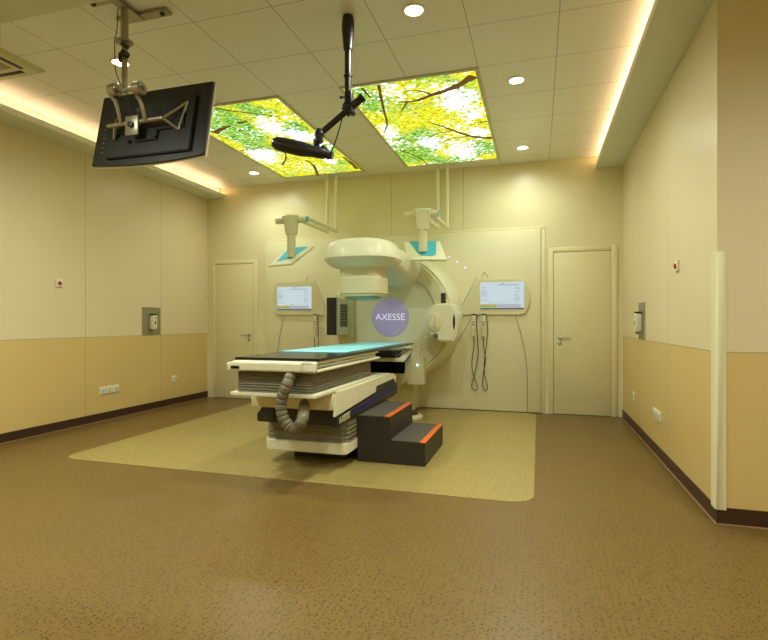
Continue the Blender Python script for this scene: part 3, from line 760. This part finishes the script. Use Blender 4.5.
sk = [(3.69, .466), (3.74, .655), (5.22, .655), (5.38, .64), (5.46, .60), (5.46, .548), (5.40, .552), (5.38, .595), (4.74, .585), (4.72, .525)]
finish('skirt_recess', box(B(), -1.519, -1.503, 4.66, 5.42, .50, .60), M['dark'], TC)
finish('side_skirt', prism(B(), sk, 'x', -1.52, -1.499, .004), M['cover'], TC)
# dark chassis
prof = [(-2.20, .378), (-1.53, .378), (-1.51, .40), (-1.51, .455), (-1.525, .515), (-2.165, .515), (-2.165, .495), (-2.20, .46)]
prof = [(-2.215, .385), (-1.535, .38), (-1.512, .40), (-1.512, .45), (-1.535, .515), (-2.17, .515), (-2.17, .49), (-2.215, .45)]
ch = finish('chassis', prism(B(), prof, 'y', 3.75, 5.48, .006), M['dark'], TC)
finish('chassis_seam', box(B(), -2.06, -2.054, 3.745, 3.752, .385, .512), M['gloss'], ch)
sd = [(3.70, .384), (3.70, .458), (5.40, .538), (5.46, .53), (5.48, .47), (5.46, .42), (4.1, .4055)]
sf = finish('side_fascia', prism(B(), sd, 'x', -1.515, -1.488, .003), M['dark'], TC)
sl = math.atan2(.08, 1.7)
Rm = Matrix.Rotation(PI/2, 3, 'Z') @ Matrix.Rotation(PI/2, 3, 'X') @ Matrix.Rotation(sl, 3, 'Z')
text('lettering', 'AXESSE', .074, (-1.4872, 3.865, .432), Rm, M['letter'], sf, .0012)
sb = [(4.06, .432), (5.40, .489), (5.40, .522), (4.06, .459)]
finish('blue_strip', prism(B(), sb, 'x', -1.4885, -1.486), M['blue'], sf)
finish('lower_bellows', bell(-2.25, -1.497, 3.94, 5.20, .205, .385, 5, .05, .006), M['bellows'], TC, smooth=0)
bm = B()
prism(bm, [(-2.20, 3.92), (-1.52, 3.92), (-1.496, 3.96), (-1.496, 5.15), (-1.54, 5.22), (-2.20, 5.22), (-2.27, 5.15), (-2.27, 4.0)], 'z', .115, .205, .006)
finish('base_rim', bm, M['cover'], TC)
finish('plinth_shade', box(B(), -2.10, -1.60, 4.2, 5.1, .003, .12), M['black'], TC)  # inset support, black to stand in for the shadow under the base
pts = smooth_path([aty(x, y, 3.28 if i > 0 else 3.36) for i, (x, y) in enumerate([(291.5, 372), (287, 385), (281.5, 400), (282.5, 415), (289.5, 426.5), (297, 428), (302.5, 418)])]+[aty(304.5, 404, 3.62)], 18)
rs = [(.0405, .0415, .0415, .0415, .0415, .0405, .0335)[i % 7] for i in range(len(pts))]
ho = finish('corrugated_hose', tube(B(), pts, rs, 18), M['hose'], TC, smooth=60)

# ------------------------------------------------------------------ step stool
ST = thing('step_stool', 'dark two-step stool with orange tread edges beside the couch', 'step stool', (-1.2, 4.59, 0))
sx0, sx1, sm, sy0, sy1 = -1.492, -.897, -1.203, 4.178, 4.99
finish('stool_body', prism(B(), [(sx0, 0), (sx1, 0), (sx1, .197), (sm, .197), (sm, .396), (sx0, .396)], 'y', sy0, sy1, .003, 1), M['dark'], ST)
finish('tread', box(B(), sx0+.008, sm-.048, sy0+.006, sy1-.006, .396, .400), M['tread'], ST)
finish('tread', box(B(), sm+.003, sx1-.048, sy0+.006, sy1-.006, .197, .201), M['tread'], ST)
finish('orange_edge', box(B(), sm-.048, sm+.001, sy0-.001, sy1+.001, .394, .4025, .002), M['orange'], ST)
finish('orange_edge', box(B(), sx1-.048, sx1+.001, sy0-.001, sy1+.001, .195, .2035, .002), M['orange'], ST)

# ------------------------------------------------------------------ television and its mount
TV = thing('television', 'black flat television seen from behind, tilted down, hanging from the ceiling', 'television', (-2.55, 2.94, 2.28))
top = Vector((-2.55, 3.0, 2.82)); bot = Vector((-2.55, 2.891, 2.288)); up = (top-bot).normalized(); Hh = (top-bot).length; nb = Vector((0, -up.z, up.y))  # towards the camera: the back
if nb.y > 0: nb = -nb
def tvp(u, v, w): return Vector((-2.5515+u, 0, 0))+Vector((0, bot.y, bot.z))+up*v+nb*w
def tvbox(u0, u1, v0, v1, w0, w1, bev=.0):
    return hexa(B(), [tvp(u0, v0, w0), tvp(u1, v0, w0), tvp(u1, v0, w1), tvp(u0, v0, w1), tvp(u0, v1, w0), tvp(u1, v1, w0), tvp(u1, v1, w1), tvp(u0, v1, w1)], bev)
def tvslab(poly, w0, w1, bev):
    t = bmesh.new(); A = [t.verts.new(tvp(u, v, w0)) for u, v in poly]; C = [t.verts.new(tvp(u, v, w1)) for u, v in poly]
    t.faces.new(A); t.faces.new(C[::-1]); n = len(poly)
    for i in range(n): t.faces.new((A[i], C[i], C[(i+1) % n], A[(i+1) % n]))
    if bev: bmesh.ops.bevel(t, geom=t.edges[:], offset=bev, segments=2, affect='EDGES')
    bm = B(); merge(bm, t); return bm
hw = .4635
out = [(-hw, Hh), (hw, Hh), (hw, .0)]+[(hw*(1-2*k/12), -.022*math.sin(PI*k/12)) for k in range(1, 12)]+[(-hw, 0)]
M['tvback'] = mat('tv_back_plastic', (33, 30, 25), .4)
body = finish('tv_housing', tvslab([(u*.989, .004+v*.988) for u, v in out], -.004, .016, .004), M['tvback'], TV)
finish('tv_edge', tvslab([(u*1.010, v*1.008-.002) for u, v in out], -.011, -.003, .001), M['edge'], TV)
finish('tv_screen', tvbox(-hw+.012, hw-.012, .014, Hh-.01, -.0135, -.012), M['gloss'], TV)
finish('rear_cover', tvbox(-.33, .36, .035, Hh-.10, .014, .040, .006), M['tvback'], TV)
finish('connector_box', tvbox(-.29, .30, .20, Hh-.17, .038, .052, .004), M['black'], TV)
bm = tvbox(-.08, .10, .13, .22, .038, .055, .004)
for u, v in ((-.13, .14), (.08, .15)):
    q0 = tvp(u, v, .05); tube(bm, [q0, q0+nb*.012], .012, 12)
finish('cable_cover', bm, M['black'], TV)
bm = B()
for k in range(7):
    q0 = tvp(-.385, .10+k*.035, .016); tube(bm, [q0, q0+nb*.003], .004, 8)
finish('vent_dots', bm, M['steel'], TV)
# mount
YM = 2.80
MT = thing('television_mount', 'steel ceiling mount with twin arms carrying the television', 'television mount', (aty(124, 25, YM).x, YM, ZC))
PX = aty(124.5, 25, YM).x
bm = B()
a = atz(112, 21, ZC); b_ = atz(163, 14, ZC)
prism(bm, [(PX-.16, a.y-.035), (PX+.25, a.y-.035), (PX+.25, a.y+.04), (PX-.16, a.y+.04)], 'z', ZC-.02, ZC, .004)
prism(bm, [(PX-.20, a.y-.26), (PX+.28, a.y-.26), (PX+.28, a.y-.185), (PX-.20, a.y-.185)], 'z', ZC-.02, ZC, .004)
prism(bm, [(PX-.035, a.y-.26), (PX+.035, a.y-.26), (PX+.035, a.y+.03), (PX-.035, a.y+.03)], 'z', ZC-.028, ZC-.012, .004)
cp = finish('ceiling_plate', bm, M['steel2'], MT)
bm = B()
for dx, dy in ((-.12, 0), (.20, 0), (-.16, -.22), (.24, -.22)):
    lathe(bm, [(.016, 0), (.016, -.012), (.001, -.015)], (PX+dx, a.y+dy, ZC-.02), 'z', 8)
finish_each('bolt', bm, M['dark'], cp)
zc = lambda y: aty(124.5, y, YM).z
finish('pole', tube(B(), [(PX, YM, ZC-.014), (PX, YM, zc(43))], .024, 20), M['steel2'], MT)
finish('collar', lathe(B(), [(.045, zc(44)-.0), (.055, zc(44)+.006), (.055, zc(44)+.016), (.04, zc(44)+.02)], (PX, YM, 0), 'z', 28), M['steel2'], MT)
bm = B(); tube(bm, [(PX-.011, YM, zc(43)), (PX-.011, YM, zc(93))], .010); tube(bm, [(PX+.012, YM, zc(43)), (PX+.012, YM, zc(93))], .010)
finish('lower_tubes', bm, M['steel2'], MT)
bm = B(); lathe(bm, [(.022, -.02), (.022, .02)], (PX+.022, YM-.02, zc(56)), 'y', 20); lathe(bm, [(.014, -.03), (.014, .02)], (PX+.028, YM-.02, zc(48)), 'y', 16); box(bm, PX-.035, PX-.01, YM-.02, YM+.01, zc(62), zc(53), .004)
finish('clamp', bm, M['dark'], MT)
pL, pR = aty(114.5, 90.5, YM), aty(139, 88.5, YM)
bm = B()
for p in (pL, pR): lathe(bm, [(.040, -.030), (.045, -.024), (.045, .024), (.040, .030)], p, 'x', 28)
tube(bm, [pL, pR+Vector((.05, 0, 0))], .014, 16)
finish('pivot', bm, M['steel2'], MT)
Yb = 2.84
for (s0, mid, e0) in (((112, 97), (116, 103), (121.5, 124)), ((137, 96), (141, 103), (145.5, 121))):
    finish('arm', tube(B(), smooth_path([aty(*s0, YM), aty(*mid, YM-.015), aty(*e0, Yb-.01)], 6), .0125, 14), M['steel2'], MT)
l0, l1 = aty(108.5, 126.5, Yb), aty(163, 118, Yb)
finish('cross_tube', tube(B(), [l0, l1], .0145, 14), M['steel2'], MT)
p = aty(133.7, 126, Yb)
bp = finish('swivel_plate', box(B(), p.x-.053, p.x+.053, Yb-.022, Yb-.008, p.z-.068, p.z+.062, .004), M['steel2'], MT)
finish('swivel_knob', lathe(B(), [(.020, 0), (.020, -.014), (.001, -.018)], (p.x, Yb-.022, p.z), 'y', 20), M['black'], bp)
bm = B()
rt, rb = tvp(.305, .385, .045), tvp(.262, .185, .045)
for e in (rt, rb): tube(bm, [l1, e], .008, 10)
tube(bm, [rt, rb], .010, 10)
lt, lb = tvp(-.24, .36, .05), tvp(-.26, .17, .05)
for e in (lt, lb): tube(bm, [l0+Vector((.05, 0, 0)), e], .008, 10)
tube(bm, [lt, lb], .010, 10)
tube(bm, [p, tvp(p.x+2.5515, .28, .04)], .018, 12)
finish_each('bracket_bar', bm, M['steel2'], MT)
finish('cable', tube(B(), smooth_path([aty(x, y, YM-.01) for x, y in ((118, 8), (117, 30), (114.8, 40), (115, 60), (116, 72), (121, 85))]+[aty(128, 97, YM), aty(130.5, 117, Yb-.02)], 6), .003, 6), M['slot'], MT)

# ------------------------------------------------------------------ ceiling-hung tracking camera
YC = 3.35
TK = thing('ceiling_camera', 'black ceiling-hung camera on a jointed arm in front of the light panels', 'camera', (aty(348, 16, YC).x, YC, ZC))
X0 = aty(348, 16, YC).x; z_ = lambda y: aty(348, y, YC).z
finish('mount_sleeve', lathe(B(), [(.036, ZC), (.042, ZC-.03), (.044, ZC-.09), (.031, z_(50)), (.023, z_(51))], (X0, YC, 0), 'z', 28), M['black'], TK)
finish('drop_tube', tube(B(), [(X0, YC, z_(48)), (X0, YC, z_(98))], .023, 20), M['black'], TK)
finish('tube_ring', lathe(B(), [(.022, z_(78)), (.030, z_(77)), (.030, z_(75.5)), (.022, z_(74.5))], (X0, YC, 0), 'z', 24), M['black'], TK)
bm = B(); p = aty(349, 100, YC); box(bm, p.x-.028, p.x+.03, YC-.025, YC+.025, p.z-.09, p.z+.06, .014, 3)
q0 = aty(349, 108, YC); lathe(bm, [(.036, -.035), (.036, .035)], q0, 'y', 20); lathe(bm, [(.022, -.05), (.022, .04)], aty(351, 111, YC), 'y', 20)
tube(bm, [aty(341, 97.5, YC-.02), aty(348, 96.5, YC)], .006, 8); lathe(bm, [(.01, -.006), (.01, .006)], aty(341, 97.5, YC-.02), 'x', 10)
finish('shoulder_joint', bm, M['black'], TK)
A0, A1 = aty(363, 97, YC), aty(320, 134, YC-.05)
d = (A1-A0)
finish('arm_tube', tube(B(), [A0, A1], .021, 18), M['black'], TK)
finish('arm_clamp', tube(B(), [A0, A0+d*.04, A0+d*.05, A0+d*.30, A0+d*.31, A0+d*.42], [.032, .032, .026, .026, .038, .038], 20), M['black'], TK)
bm = B(); p = aty(319.5, 135, YC-.05); bmesh.ops.create_icosphere(bm, subdivisions=3, radius=.036, matrix=Matrix.Translation(p))
tube(bm, [aty(319.5, 130, YC-.05), aty(319, 142, YC-.06)], .03, 16)
tube(bm, smooth_path([aty(316, 140, YC-.06), aty(317, 147, YC-.07), aty(322, 153, YC-.07)], 5), .022, 14)
tube(bm, smooth_path([aty(322, 148, YC-.07), aty(326, 152, YC-.07), aty(330, 157, YC-.07)], 5), .026, 14)
finish('elbow_joint', bm, M['black'], TK)
C0, C1 = aty(331, 155.5, YC-.07), aty(272.5, 142.5, YC-.12)
d = C1-C0
prof = [(0, .018), (.02, .022), (.10, .024), (.12, .03), (.30, .031), (.34, .034), (.50, .042), (.80, .041), (.93, .037), (.985, .026), (1, .012)]
cb = finish('camera_body', tube(B(), [C0+d*k for k, _ in prof], [r*1.22 for _, r in prof], 28), M['black'], TK, smooth=60)
finish('lens_cap', tube(B(), [C0+d*.02, C0+d*-.03], .026, 20), M['gloss'], cb)
finish('cable', tube(B(), smooth_path([aty(x, y, YC-.04) for x, y in ((342, 119), (339, 130), (335, 143), (330.5, 154))], 6), .0045, 8), M['black'], TK)

# ------------------------------------------------------------------ camera, world, colour
cd = bpy.data.cameras.new('camera'); cam = bpy.data.objects.new('camera', cd); COL.objects.link(cam)
cam.location = (0, 0, EYE); cam.rotation_euler = (PI/2, 0, AL)
cd.sensor_fit = 'HORIZONTAL'; cd.sensor_width = 36; cd.lens = 36*F/768; cd.shift_y = 2/768; cd.clip_start = .05
SC.camera = cam
w = bpy.data.worlds.new('world'); SC.world = w; w.use_nodes = True
w.node_tree.nodes['Background'].inputs[0].default_value = (1, .95, .8, 1); w.node_tree.nodes['Background'].inputs[1].default_value = .0
SC.view_settings.view_transform = 'Standard'; SC.view_settings.look = 'None'; SC.view_settings.exposure = 1.2; SC.view_settings.gamma = 1
SC.view_settings.use_curve_mapping = False
SC.cycles.use_denoising = True; SC.cycles.max_bounces = 8; SC.cycles.diffuse_bounces = 5; SC.cycles.caustics_reflective = False; SC.cycles.caustics_refractive = False
SC.cycles.sample_clamp_indirect = 6
for o in bpy.data.objects:
    if '_o' in o: del o['_o']
